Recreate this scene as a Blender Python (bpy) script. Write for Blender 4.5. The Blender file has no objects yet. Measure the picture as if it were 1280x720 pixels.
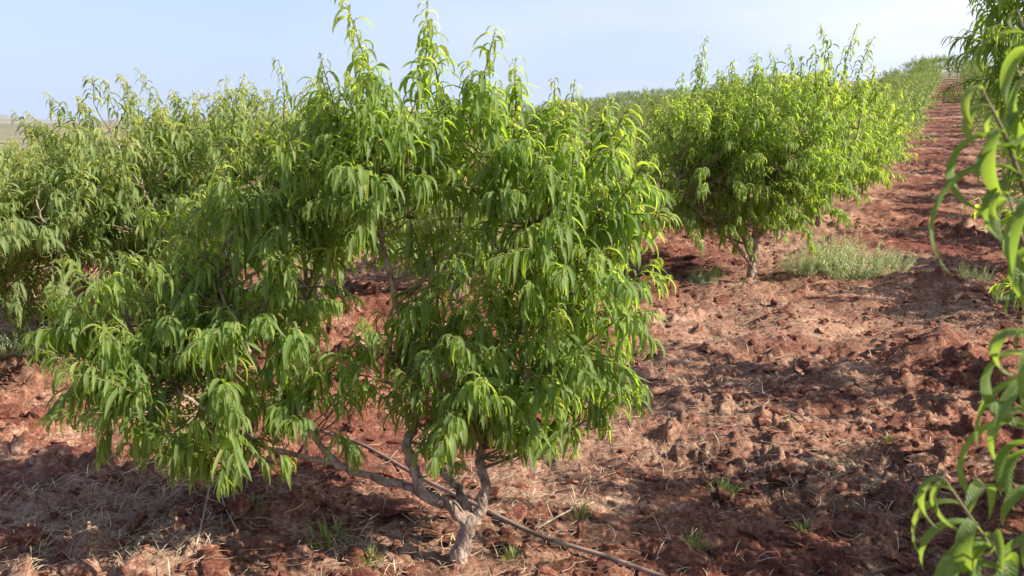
import bpy, math, random
import numpy as np
from math import radians as R

# ------------------------------------------------------------------ camera
sc = bpy.context.scene
F = 1108.0                      # focal length in pixels of the 1280 px wide photograph
PITCH = R(10.7)
CAMZ = 1.6
cam_d = bpy.data.cameras.new("camera"); cam = bpy.data.objects.new("camera", cam_d)
sc.collection.objects.link(cam); sc.camera = cam
cam.location = (0, 0, CAMZ)
cam.rotation_euler = (math.pi/2 - PITCH, 0, 0)
cam_d.sensor_width = 36; cam_d.lens = 36*F/1280
cam_d.clip_start = 0.05; cam_d.clip_end = 6000
cam_d.dof.use_dof = True; cam_d.dof.focus_distance = 4.2; cam_d.dof.aperture_fstop = 7.0

# ------------------------------------------------------------------ light
SUN_EL, SUN_AZ = R(36), math.atan2(0.94, -0.34)      # azimuth measured from +Y towards +X
world = bpy.data.worlds.new("World"); sc.world = world; world.use_nodes = True
wn = world.node_tree.nodes; wl = world.node_tree.links
bg = wn.get("Background") or wn.new("ShaderNodeBackground")
sky = wn.new("ShaderNodeTexSky"); sky.sky_type = 'NISHITA'; sky.sun_disc = False
sky.sun_elevation = SUN_EL; sky.sun_rotation = SUN_AZ
sky.air_density = 1.1; sky.dust_density = 0.15; sky.ozone_density = 2.0; sky.altitude = 400
tint = wn.new("ShaderNodeMixRGB"); tint.blend_type = 'MULTIPLY'; tint.inputs[0].default_value = 1; tint.inputs[2].default_value = (0.94, 0.90, 1.10, 1)
wl.new(sky.outputs[0], tint.inputs[1]); bg.inputs[1].default_value = 0.082
# thin high veil of cloud, thicker towards the sun side
wtc = wn.new("ShaderNodeTexCoord"); wmp = wn.new("ShaderNodeMapping"); wmp.inputs["Scale"].default_value = (1.2, 1.2, 4.0)
wns = wn.new("ShaderNodeTexNoise"); wns.inputs["Scale"].default_value = 1.6; wns.inputs["Detail"].default_value = 6
wl.new(wtc.outputs["Generated"], wmp.inputs[0]); wl.new(wmp.outputs[0], wns.inputs[0])
wsx = wn.new("ShaderNodeSeparateXYZ"); wl.new(wtc.outputs["Generated"], wsx.inputs[0])
wm1 = wn.new("ShaderNodeMapRange"); wm1.inputs["From Min"].default_value = -0.25; wm1.inputs["From Max"].default_value = 0.6
wm1.inputs["To Min"].default_value = 0.05; wm1.inputs["To Max"].default_value = 1.3
wl.new(wsx.outputs["X"], wm1.inputs["Value"])
wm2 = wn.new("ShaderNodeMapRange"); wm2.inputs["From Min"].default_value = 0.3; wm2.inputs["From Max"].default_value = 0.62
wl.new(wns.outputs[0], wm2.inputs["Value"])
wmu = wn.new("ShaderNodeMath"); wmu.operation = 'MULTIPLY'; wl.new(wm1.outputs[0], wmu.inputs[0]); wl.new(wm2.outputs[0], wmu.inputs[1])
wmu2 = wn.new("ShaderNodeMath"); wmu2.operation = 'MULTIPLY'; wmu2.inputs[1].default_value = 0.75; wl.new(wmu.outputs[0], wmu2.inputs[0])
veil = wn.new("ShaderNodeMixRGB"); veil.inputs[2].default_value = (6.9, 7.2, 7.9, 1)
hz1 = wn.new("ShaderNodeMapRange"); hz1.inputs["From Min"].default_value = 0.0; hz1.inputs["From Max"].default_value = 0.30
hz1.inputs["To Min"].default_value = 0.92; hz1.inputs["To Max"].default_value = 0.0; hz1.interpolation_type = 'SMOOTHSTEP'; wl.new(wsx.outputs["Z"], hz1.inputs["Value"])
hzm = wn.new("ShaderNodeMixRGB"); hzm.inputs[2].default_value = (3.6, 4.45, 6.3, 1); wl.new(hz1.outputs[0], hzm.inputs[0]); wl.new(tint.outputs[0], hzm.inputs[1])
wl.new(wmu2.outputs[0], veil.inputs[0]); wl.new(hzm.outputs[0], veil.inputs[1]); wl.new(veil.outputs[0], bg.inputs[0])
sun_d = bpy.data.lights.new("sun", 'SUN'); sun_d.energy = 4.8; sun_d.angle = R(0.55)
sun_d.color = (1.0, 0.93, 0.82)
sun = bpy.data.objects.new("sun", sun_d); sc.collection.objects.link(sun)
sun.rotation_euler = (math.pi/2 - SUN_EL, 0, math.pi - SUN_AZ)
sun.location = (6, 3, 8)
sc.view_settings.view_transform = 'Standard'; sc.view_settings.look = 'None'
sc.view_settings.gamma = 1; sc.view_settings.use_curve_mapping = False
sc.view_settings.exposure = 0.98
sc.cycles.max_bounces = 8; sc.cycles.transmission_bounces = 6; sc.cycles.diffuse_bounces = 4
sc.cycles.transparent_max_bounces = 4

# ------------------------------------------------------------------ helpers
COL = sc.collection
def tag(o, label=None, cat=None, group=None, kind=None):
    for k, v in (("label", label), ("category", cat), ("group", group), ("kind", kind)):
        if v: o[k] = v
    return o
def empty(name, loc=(0, 0, 0), rz=0):
    o = bpy.data.objects.new(name, None); COL.objects.link(o); o.location = loc
    o.rotation_euler = (0, 0, rz); o.empty_display_size = 0.1
    return o
def mesh_np(name, V, Fq, mat, parent=None, smooth=True, attrs=None):
    """V (n,3); Fq: list of face arrays (m,k); attrs: {name: per-vertex float array}"""
    V = np.asarray(V, dtype=np.float32)
    if not isinstance(Fq, (list, tuple)): Fq = [Fq]
    Fq = [f for f in Fq if len(f)]
    me = bpy.data.meshes.new(name)
    me.vertices.add(len(V)); me.vertices.foreach_set("co", V.ravel())
    loops = np.concatenate([f.ravel() for f in Fq]).astype(np.int32)
    tot = np.concatenate([np.full(len(f), f.shape[1]) for f in Fq]).astype(np.int32)
    start = np.concatenate([[0], np.cumsum(tot)[:-1]]).astype(np.int32)
    me.loops.add(len(loops)); me.loops.foreach_set("vertex_index", loops)
    me.polygons.add(len(tot)); me.polygons.foreach_set("loop_start", start)
    me.polygons.foreach_set("loop_total", tot)
    me.polygons.foreach_set("use_smooth", np.full(len(tot), smooth))
    me.update(calc_edges=True)
    if attrs:
        for k, a in attrs.items():
            at = me.attributes.new(k, 'FLOAT', 'POINT'); at.data.foreach_set("value", np.asarray(a, dtype=np.float32))
    me.materials.append(mat)
    o = bpy.data.objects.new(name, me); COL.objects.link(o)
    if parent: o.parent = parent
    return o
def copy_tree(o, parent=None):
    c = o.copy(); COL.objects.link(c)
    if parent: c.parent = parent
    for ch in list(o.children):
        copy_tree(ch, c)
    return c

# numpy noise
def _hash(ix, iy, s):
    h = (ix.astype(np.int64)*374761393 + iy.astype(np.int64)*668265263 + s*1442695041) & 0xffffffff
    h = ((h ^ (h >> 13))*1274126177) & 0xffffffff
    h = ((h ^ (h >> 16))*2246822519) & 0xffffffff
    return ((h ^ (h >> 15)) & 0xffffff)/float(0xffffff)
def vnoise(x, y, s=0):
    ix = np.floor(x); iy = np.floor(y); fx = x-ix; fy = y-iy
    fx = fx*fx*fx*(fx*(fx*6-15)+10); fy = fy*fy*fy*(fy*(fy*6-15)+10)
    a = _hash(ix, iy, s); b = _hash(ix+1, iy, s); c = _hash(ix, iy+1, s); d = _hash(ix+1, iy+1, s)
    return (a*(1-fx)+b*fx)*(1-fy)+(c*(1-fx)+d*fx)*fy
def fbm(x, y, s=0, o=4):
    r = np.zeros_like(x); a = 0.5; t = 0
    for i in range(o):
        r += a*vnoise(x*2**i+7.3*i, y*2**i-3.1*i, s+i*17); t += a; a *= 0.5
    return r/t
def worley(x, y, s=0):
    ix = np.floor(x); iy = np.floor(y); best = np.full_like(x, 9.0); bid = np.zeros_like(x); tilt = np.zeros_like(x)
    for dx in (-1, 0, 1):
        for dy in (-1, 0, 1):
            cx = ix+dx; cy = iy+dy
            px = cx+0.15+0.7*_hash(cx, cy, s); py = cy+0.15+0.7*_hash(cx, cy, s+5)
            d = np.hypot(px-x, py-y); m = d < best
            hh = _hash(cx, cy, s+9)
            tl = (x-px)*(2*_hash(cx, cy, s+13)-1)+(y-py)*(2*_hash(cx, cy, s+14)-1)
            best = np.where(m, d, best); bid = np.where(m, hh, bid); tilt = np.where(m, tl, tilt)
    return best, bid, tilt
def clods(x, y, s, cut, edge=0.14, size=0.46):
    f, i, t = worley(x, y, s)
    sz = size*(0.55+0.45*_hash(np.floor(i*9999), np.floor(i*777), 3))
    return np.clip((sz-f)/edge, 0, 1)*(i > cut)*np.clip(0.10+0.35*i+0.9*t, 0, 1)

# row geometry: rows run to the upper right of the photograph
DX, DY = 0.432, 0.902
def rowpt(s, o): return (s*DX + o*DY, s*DY - o*DX)
def row_so(x, y): return x*DX + y*DY, x*DY - y*DX
ROW_B, ROW_C, ROW_A = -1.5, -5.4, 1.35
TRUNKS = []

def macro(x, y):
    x = np.asarray(x, dtype=float); y = np.asarray(y, dtype=float)
    t = np.clip((y-4)/66, 0, 1.25)
    r = 66*(t*t/(t+0.06))/(1/1.06)
    r = np.where(t > 1, 66*(1+0.35*(1-np.exp(-(t-1)*2.8))), r)
    sp = 10*np.log1p(np.exp(np.clip(x/10, -30, 7)))
    sp = 60*np.tanh(sp/60)
    drop = np.clip((-x-3)/22, 0, 1); drop = drop*drop*(3-2*drop)*2.3*np.clip((y-5)/12, 0, 1)
    return r*0.013 - drop + r/66*0.125*(sp-6.9*np.exp(-y/40))*np.clip((y-4)/20, 0, 1)
def ground_z(x, y):
    """terrain with clods"""
    x = np.asarray(x, dtype=float); y = np.asarray(y, dtype=float)
    s, o = row_so(x, y)
    z = macro(x, y)
    fade = np.clip(1.6-np.hypot(x, y)/40, 0.25, 1)
    z = z + 0.07*(fbm(x*0.9, y*0.9, 3, 3)-0.5) + 0.16*fade*(fbm(x*1.9+0.4*y, y*2.6, 303, 3)-0.5)
    wx = x+0.20*(fbm(x*8, y*8, 40, 5)-0.5); wy = y+0.20*(fbm(x*8, y*8, 50, 5)-0.5)
    # tilled furrows along the alleys
    z = z + 0.20*fade*(np.abs(fbm(x*1.0+y*0.25+fbm(x, y, 2, 2), y*2.2-x*0.5, 9, 5)-0.5))*np.clip((y-3)/4, 0.25, 1)
    # clods in three sizes
    cm = np.clip((fbm(x*0.7, y*0.7, 77, 3)-0.36)*4, 0, 1)
    z = z + 0.16*fade*cm*clods(wx*4.0, wy*4.0, 11, 0.45, 0.20)
    z = z + 0.075*fade*(0.4+0.6*cm)*clods(wx*8.5, wy*8.5, 23, 0.40, 0.2)
    z = z + 0.036*fade*(0.5+0.5*cm)*clods(wx*19, wy*19, 31, 0.35)
    z = z + 0.020*clods(wx*42, wy*42, 37, 0.3, 0.2)
    z = z + 0.045*(fbm(x*9, y*9, 60, 5)-0.5)
    # raised bank of loose earth near the second tree
    for (bx, by, br, bh) in BANKS:
        d2 = ((x-bx)/br[0])**2+((y-by)/br[1])**2
        z = z + bh*np.exp(-d2)*(0.6+0.8*fbm(x*5, y*5, 91, 3))
    for (tx, ty) in TRUNKS[:2]:
        d = np.hypot(x-tx, y-ty)
        z = z + 0.035*np.exp(-(d/0.10)**2)
    return z
def ray(px, py):
    u = (px-640)/F; v = (360-py)/F
    c, s = math.cos(PITCH), math.sin(PITCH)
    return np.array([u, c+v*s, -s+v*c])
def at(px, py, Y):
    d = ray(px, py); k = Y/d[1]
    return np.array([d[0]*k, Y, CAMZ+d[2]*k])
def on_ground(px, py):
    d = ray(px, py); t = 0.5
    while t < 400:
        p = d*t
        if CAMZ+p[2] <= float(macro(p[0], p[1])): return (p[0], p[1])
        t *= 1.004
    return (p[0], p[1])
BANKS = []
for (px, py, br, bh) in ((1150, 462, (0.34, 0.20), 0.17), (1220, 470, (0.40, 0.22), 0.10), (1060, 478, (0.45, 0.2), 0.06),
                         (330, 650, (0.30, 0.22), 0.10), (120, 600, (0.4, 0.3), 0.06), (850, 610, (0.3, 0.15), 0.05),
                         (1150, 362, (0.5, 0.3), 0.10), (520, 300, (0.8, 0.4), 0.08)):
    x, y = on_ground(px, py); BANKS.append((x, y, br, bh))
def gz(x, y): return float(ground_z(np.array([x]), np.array([y]))[0])

# ------------------------------------------------------------------ materials
def mat_new(name):
    m = bpy.data.materials.new(name); m.use_nodes = True
    nt = m.node_tree; return m, nt, nt.nodes, nt.links, nt.nodes["Principled BSDF"]
def ramp(nodes, stops):
    r = nodes.new("ShaderNodeValToRGB"); e = r.color_ramp.elements
    while len(e) < len(stops): e.new(0.5)
    for i, (p, c) in enumerate(stops): e[i].position = p; e[i].color = (*c, 1)
    return r
def leaf_material(name, old_a, old_b, young, trans=0.45, pale=0.35):
    m, nt, n, l, p = mat_new(name)
    geo = n.new("ShaderNodeNewGeometry")
    att = n.new("ShaderNodeAttribute"); att.attribute_name = "age"
    rnd = n.new("ShaderNodeAttribute"); rnd.attribute_name = "rnd"
    r1 = ramp(n, [(0.0, old_a), (1.0, old_b)]); l.new(rnd.outputs["Fac"], r1.inputs[0])
    mx = n.new("ShaderNodeMixRGB"); l.new(att.outputs["Fac"], mx.inputs[0]); l.new(r1.outputs[0], mx.inputs[1]); mx.inputs[2].default_value = (*young, 1)
    # paler underside and midrib
    un = n.new("ShaderNodeMixRGB"); un.inputs[2].default_value = (0.20, 0.27, 0.12, 1)
    mth = n.new("ShaderNodeMath"); mth.operation = 'MULTIPLY'; mth.inputs[1].default_value = pale
    l.new(geo.outputs["Backfacing"], mth.inputs[0]); l.new(mth.outputs[0], un.inputs[0]); l.new(mx.outputs[0], un.inputs[1])
    rib = n.new("ShaderNodeAttribute"); rib.attribute_name = "rib"
    rm = n.new("ShaderNodeMath"); rm.operation = 'MULTIPLY'; rm.inputs[1].default_value = 0.45
    pw = n.new("ShaderNodeMath"); pw.operation = 'POWER'; pw.inputs[1].default_value = 5
    l.new(rib.outputs["Fac"], pw.inputs[0]); l.new(pw.outputs[0], rm.inputs[0])
    rx = n.new("ShaderNodeMixRGB"); rx.inputs[2].default_value = (0.30, 0.38, 0.14, 1)
    l.new(rm.outputs[0], rx.inputs[0]); l.new(un.outputs[0], rx.inputs[1])
    l.new(rx.outputs[0], p.inputs["Base Color"]); p.inputs["Roughness"].default_value = 0.55
    p.inputs["Specular IOR Level"].default_value = 0.35
    tr = n.new("ShaderNodeBsdfTranslucent")
    tc = n.new("ShaderNodeMixRGB"); tc.blend_type = 'MULTIPLY'; tc.inputs[0].default_value = 1; tc.inputs[2].default_value = (3.6, 3.3, 1.25, 1)
    l.new(mx.outputs[0], tc.inputs[1]); l.new(tc.outputs[0], tr.inputs[0])
    mix = n.new("ShaderNodeMixShader"); mix.inputs[0].default_value = trans
    l.new(p.outputs[0], mix.inputs[1]); l.new(tr.outputs[0], mix.inputs[2])
    out = n["Material Output"]; l.new(mix.outputs[0], out.inputs[0])
    return m
M = {}
M['leaf'] = leaf_material("peach_leaf", (0.080, 0.145, 0.036), (0.20, 0.285, 0.060), (0.38, 0.40, 0.13), 0.52)
M['leaf_dusty'] = leaf_material("peach_leaf_dusty", (0.075, 0.130, 0.045), (0.175, 0.240, 0.070), (0.40, 0.39, 0.17), 0.45)
M['leaf_far'] = leaf_material("peach_leaf_far", (0.065, 0.115, 0.048), (0.13, 0.19, 0.065), (0.24, 0.26, 0.10), 0.45)
M['weed_grey'] = leaf_material("grey_green_weed", (0.28, 0.33, 0.24), (0.38, 0.42, 0.31), (0.45, 0.46, 0.34), 0.3, 0.2)
M['weed_green'] = leaf_material("green_weed", (0.06, 0.12, 0.03), (0.14, 0.20, 0.06), (0.26, 0.28, 0.10), 0.3, 0.2)

M['leaf_near'] = leaf_material("peach_leaf_near", (0.070, 0.135, 0.035), (0.145, 0.225, 0.055), (0.25, 0.30, 0.10), 0.40)
def add_veins(m):
    nt = m.node_tree; n = nt.nodes; l = nt.links; p = n["Principled BSDF"]
    al = n.new("ShaderNodeAttribute"); al.attribute_name = "along"; rb = n.new("ShaderNodeAttribute"); rb.attribute_name = "rib"
    a = n.new("ShaderNodeMath"); a.operation = 'MULTIPLY_ADD'; a.inputs[1].default_value = 130
    b = n.new("ShaderNodeMath"); b.operation = 'MULTIPLY'; b.inputs[1].default_value = 9
    l.new(rb.outputs["Fac"], b.inputs[0]); l.new(al.outputs["Fac"], a.inputs[0]); l.new(b.outputs[0], a.inputs[2])
    s_ = n.new("ShaderNodeMath"); s_.operation = 'SINE'; l.new(a.outputs[0], s_.inputs[0])
    bu = n.new("ShaderNodeBump"); bu.inputs["Strength"].default_value = 0.55; bu.inputs["Distance"].default_value = 0.0012
    l.new(s_.outputs[0], bu.inputs["Height"]); l.new(bu.outputs[0], p.inputs["Normal"])
    tc = n.new("ShaderNodeTexCoord"); no = n.new("ShaderNodeTexNoise"); no.inputs["Scale"].default_value = 60; no.inputs["Detail"].default_value = 5
    l.new(tc.outputs["Object"], no.inputs[0])
    r = ramp(n, [(0.33, (0.62, 0.60, 0.45)), (0.5, (1, 1, 1)), (0.72, (1.25, 1.22, 1.1))]); l.new(no.outputs[0], r.inputs[0])
    mm = n.new("ShaderNodeMixRGB"); mm.blend_type = 'MULTIPLY'; mm.inputs[0].default_value = 0.8
    src = p.inputs["Base Color"].links[0].from_socket; l.new(src, mm.inputs[1]); l.new(r.outputs[0], mm.inputs[2]); l.new(mm.outputs[0], p.inputs["Base Color"])
add_veins(M['leaf_near'])
def bark_mat():
    m, nt, n, l, p = mat_new("peach_bark")
    tc = n.new("ShaderNodeTexCoord")
    mp = n.new("ShaderNodeMapping"); mp.inputs["Scale"].default_value = (1.3, 1.3, 0.7); l.new(tc.outputs["Object"], mp.inputs[0])
    no = n.new("ShaderNodeTexNoise"); no.inputs["Scale"].default_value = 26; no.inputs["Detail"].default_value = 8; no.inputs["Roughness"].default_value = 0.65
    l.new(mp.outputs[0], no.inputs[0])
    rr = ramp(n, [(0.34, (0.09, 0.055, 0.042)), (0.46, (0.24, 0.165, 0.125)), (0.64, (0.50, 0.39, 0.31))])
    l.new(no.outputs[0], rr.inputs[0]); l.new(rr.outputs[0], p.inputs["Base Color"])
    no2 = n.new("ShaderNodeTexNoise"); no2.inputs["Scale"].default_value = 60; no2.inputs["Detail"].default_value = 6; l.new(mp.outputs[0], no2.inputs[0])
    b = n.new("ShaderNodeBump"); b.inputs["Strength"].default_value = 1.0; b.inputs["Distance"].default_value = 0.012
    l.new(no2.outputs[0], b.inputs["Height"]); l.new(b.outputs[0], p.inputs["Normal"])
    p.inputs["Roughness"].default_value = 0.85
    return m
M['bark'] = bark_mat()
def plain(name, col, rough=0.8, var=0.25, scale=20):
    m, nt, n, l, p = mat_new(name)
    tc = n.new("ShaderNodeTexCoord"); no = n.new("ShaderNodeTexNoise"); no.inputs["Scale"].default_value = scale; no.inputs["Detail"].default_value = 5
    l.new(tc.outputs["Object"], no.inputs[0])
    a = tuple(c*(1-var) for c in col); b = tuple(min(1, c*(1+var)) for c in col)
    rr = ramp(n, [(0.3, a), (0.7, b)]); l.new(no.outputs[0], rr.inputs[0]); l.new(rr.outputs[0], p.inputs["Base Color"])
    p.inputs["Roughness"].default_value = rough
    return m
M['twig'] = plain("young_twig", (0.17, 0.13, 0.065), 0.6)
M['twig_red'] = plain("brown_twig", (0.24, 0.13, 0.08), 0.7)
M['straw'] = plain("dry_straw", (0.55, 0.42, 0.27), 0.8, 0.35, 6)
M['dry_twig'] = plain("dead_twig", (0.46, 0.34, 0.26), 0.85, 0.3, 30)
M['pipe'] = plain("weathered_black_pipe", (0.27, 0.18, 0.135), 0.9, 0.45, 12)

def soil_mat(name, clod=False):
    m, nt, n, l, p = mat_new(name)
    tc = n.new("ShaderNodeTexCoord")
    def noise(s, d, r=0.6):
        q = n.new("ShaderNodeTexNoise"); q.inputs["Scale"].default_value = s; q.inputs["Detail"].default_value = d; q.inputs["Roughness"].default_value = r
        l.new(tc.outputs["Object"], q.inputs[0]); return q
    big = noise(0.8, 6, 0.7); mid = noise(5.5, 8, 0.75); fine = noise(55, 8, 0.75)
    c1 = ramp(n, [(0.41, (0.070, 0.024, 0.020)), (0.485, (0.175, 0.062, 0.040)), (0.53, (0.295, 0.135, 0.085)), (0.585, (0.52, 0.345, 0.235))])
    ad = n.new("ShaderNodeMixRGB"); ad.inputs[0].default_value = 0.5
    l.new(big.outputs[0], ad.inputs[1]); l.new(mid.outputs[0], ad.inputs[2]); 
    ad2 = n.new("ShaderNodeMixRGB"); ad2.inputs[0].default_value = 0.36
    l.new(ad.outputs[0], ad2.inputs[1]); l.new(fine.outputs[0], ad2.inputs[2]); l.new(ad2.outputs[0], c1.inputs[0])
    last = c1.outputs[0]
    if not clod:
        # pale dusty litter patches
        att = n.new("ShaderNodeAttribute"); att.attribute_name = "litter"
        lt = noise(38, 8, 0.8); rl = ramp(n, [(0.42, (0, 0, 0)), (0.60, (1, 1, 1))]); l.new(lt.outputs[0], rl.inputs[0])
        mu = n.new("ShaderNodeMath"); mu.operation = 'MULTIPLY'; l.new(att.outputs["Fac"], mu.inputs[0]); l.new(rl.outputs[0], mu.inputs[1])
        mx = n.new("ShaderNodeMixRGB"); mx.inputs[2].default_value = (0.47, 0.335, 0.225, 1)
        l.new(mu.outputs[0], mx.inputs[0]); l.new(last, mx.inputs[1]); last = mx.outputs[0]
    if not clod:  # far ground: grey-green scrub tone painted in place of distance haze
        sa = n.new("ShaderNodeAttribute"); sa.attribute_name = "scrub_haze"; sn = noise(0.05, 5, 0.6)
        sr = ramp(n, [(0.35, (0.15, 0.155, 0.085)), (0.6, (0.30, 0.255, 0.17))]); l.new(sn.outputs[0], sr.inputs[0])
        sm = n.new("ShaderNodeMixRGB"); l.new(sa.outputs["Fac"], sm.inputs[0]); l.new(last, sm.inputs[1]); l.new(sr.outputs[0], sm.inputs[2]); last = sm.outputs[0]
    # small dark grit
    gr = noise(170, 3, 0.6); rg = ramp(n, [(0.36, (0.45, 0.45, 0.45)), (0.47, (1, 1, 1))]); l.new(gr.outputs[0], rg.inputs[0])
    mm = n.new("ShaderNodeMixRGB"); mm.blend_type = 'MULTIPLY'; mm.inputs[0].default_value = 0.55
    l.new(last, mm.inputs[1]); l.new(rg.outputs[0], mm.inputs[2])
    l.new(mm.outputs[0], p.inputs["Base Color"])
    p.inputs["Roughness"].default_value = 0.95; p.inputs["Specular IOR Level"].default_value = 0.15
    b = n.new("ShaderNodeBump"); b.inputs["Strength"].default_value = 0.9; b.inputs["Distance"].default_value = 0.012
    l.new(fine.outputs[0], b.inputs["Height"]); l.new(b.outputs[0], p.inputs["Normal"])
    return m
M['soil'] = soil_mat("red_soil"); M['clod'] = soil_mat("red_clod", True)

# ------------------------------------------------------------------ ground sheet
def litter_at(x, y):
    s, o = row_so(x, y)
    v = np.zeros_like(x)
    for oo in (ROW_A, ROW_B, ROW_C):
        v = np.maximum(v, 0.55*np.exp(-((o-oo)/0.55)**2))
    for (px, py, r, a) in LITTER:
        v = np.maximum(v, a*np.exp(-((x-px)**2+(y-py)**2)/(r*r)))
    return np.clip(v*(0.4+1.2*fbm(x*2.2, y*2.2, 21, 3)), 0, 1)
LITTER = []
for px, py, r, a in ((90, 670, 0.55, 1), (200, 700, 0.4, 0.8), (900, 510, 0.6, 0.9), (1000, 470, 0.7, 0.6), (840, 560, 0.35, 0.8), (980, 590, 0.5, 0.6),
                     (1000, 400, 0.9, 0.8), (1190, 400, 0.7, 0.9), (500, 690, 0.22, 0.8), (440, 700, 0.25, 0.8), (700, 640, 0.3, 0.5), (1050, 345, 1.1, 0.7)):
    x, y = on_ground(px, py); LITTER.append((x, y, r, a))

def build_ground():
    fine = np.arange(-0.72, 0.80, 0.0022)
    coarse = np.linspace(0.80, 2*math.pi-0.72, 90)[1:-1]
    th = np.concatenate([fine, [0.80], coarse])
    rs = [0.02, 0.3, 0.6, 0.9]; r = 1.2
    while r < 14: rs.append(r); r *= 1.0042
    while r < 60: rs.append(r); r *= 1.0065
    while r < 4500: rs.append(r); r *= 1.07
    rs = np.array(rs)
    RR, TT = np.meshgrid(rs, th, indexing='ij')
    X = RR*np.sin(TT); Y = RR*np.cos(TT)
    Z = ground_z(X, Y)
    far = np.clip((RR-300)/1500, 0, 1)
    Z = Z*(1-far) + 0*far
    nr, nt = X.shape
    idx = np.arange(nr*nt).reshape(nr, nt)
    a = idx[:-1]; b = idx[1:]
    q = np.stack([a, np.roll(a, -1, 1), np.roll(b, -1, 1), b], -1).reshape(-1, 4)
    q = q[:, ::-1]
    V = np.stack([X, Y, Z], -1).reshape(-1, 3)
    scrub_haze = np.clip((RR-72)/14, 0, 1)  # weight of the painted haze tone, rising with distance
    o = mesh_np("ground", V, q, M['soil'], attrs={"litter": litter_at(X, Y).ravel(), "scrub_haze": scrub_haze.ravel()})
    tag(o, kind="structure")
    return o

# ------------------------------------------------------------------ leaves
class Leaves:
    def __init__(s): s.o = []; s.d = []; s.L = []; s.W = []; s.th1 = []; s.tw = []; s.age = []; s.rnd = []; s.p = []
    def add(s, o, d, L, W, th1, tw, age, rnd, p=0.8):
        s.o.append(o); s.d.append(d); s.L.append(L); s.W.append(W); s.th1.append(th1); s.tw.append(tw); s.age.append(age); s.rnd.append(rnd); s.p.append(p)
    def build(s, name, mat, parent, nseg=6, fold=0.5, tubes=None, tubemat=None):
        o, d = [np.concatenate([np.atleast_2d(q) for q in a]) for a in (s.o, s.d)]
        L, W, th1, tw, age, rnd, pw = [np.concatenate([np.atleast_1d(q) for q in a]).astype(float) for a in (s.L, s.W, s.th1, s.tw, s.age, s.rnd, s.p)]
        n = len(L)
        hz = np.hypot(d[:, 0], d[:, 1])+1e-6
        h = np.stack([d[:, 0]/hz, d[:, 1]/hz, np.zeros(n)], -1)
        th0 = np.arctan2(d[:, 2], hz)
        side = np.stack([-h[:, 1], h[:, 0], np.zeros(n)], -1)
        pos = o.copy(); verts = []; ages = []; rnds = []; ribs = []
        three = nseg >= 4
        for k in range(nseg+1):
            t = k/nseg
            th = th0+(th1-th0)*t**pw
            T = h*np.cos(th)[:, None]; T[:, 2] = np.sin(th)
            N = -h*np.sin(th)[:, None]; N[:, 2] = np.cos(th)
            a = tw*t
            S = side*np.cos(a)[:, None]+N*np.sin(a)[:, None]
            N2 = N*np.cos(a)[:, None]-side*np.sin(a)[:, None]
            w = W*0.5*(math.sin(math.pi*min(1, (0.06+0.94*t))**0.85)**0.8 if 0 < t < 1 else (0.18 if t == 0 else 0.03))
            wav = 0.12*np.sin(t*9+rnd*20)*w
            if three:
                verts += [pos-S*w[:, None]+N2*(w*fold+wav)[:, None], pos, pos+S*w[:, None]+N2*(w*fold-wav)[:, None]]; ribs += [0, 1, 0]
            else:
                verts += [pos-S*w[:, None], pos+S*w[:, None]]; ribs += [0, 0]
            pos = pos+T*(L/nseg)[:, None]
        per = len(verts)
        V = np.stack(verts, 1).reshape(-1, 3)
        c = 3 if three else 2
        base = np.arange(n)[:, None]*per
        fs = []
        for k in range(nseg):
            for j in range(c-1):
                i0 = k*c+j
                fs.append(np.stack([base[:, 0]+i0, base[:, 0]+i0+1, base[:, 0]+i0+c+1, base[:, 0]+i0+c], -1))
        at_ = {"age": np.repeat(age, per), "rnd": np.repeat(rnd, per), "rib": np.tile(np.array(ribs, dtype=float), n), "along": np.tile(np.repeat(np.arange(nseg+1)/nseg, c), n)}
        fl = [np.concatenate(fs)]
        if tubes and tubes.V:
            TV = np.concatenate(tubes.V); nv = len(V); V = np.concatenate([V, TV]); nleaf = len(fl[0])
            for k in at_: at_[k] = np.concatenate([at_[k], np.zeros(len(TV))])
            fl = fl+[np.concatenate([f for f in tubes.F if f.shape[1] == 4])+nv, np.concatenate([f for f in tubes.F if f.shape[1] == 3])+nv]
        ob = mesh_np(name, V, fl, mat, parent, attrs=at_)
        if len(fl) > 1:
            ob.data.materials.append(tubemat)
            mi = np.zeros(len(ob.data.polygons), dtype=np.int32); mi[nleaf:] = 1
            ob.data.polygons.foreach_set("material_index", mi)
        return ob

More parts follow.
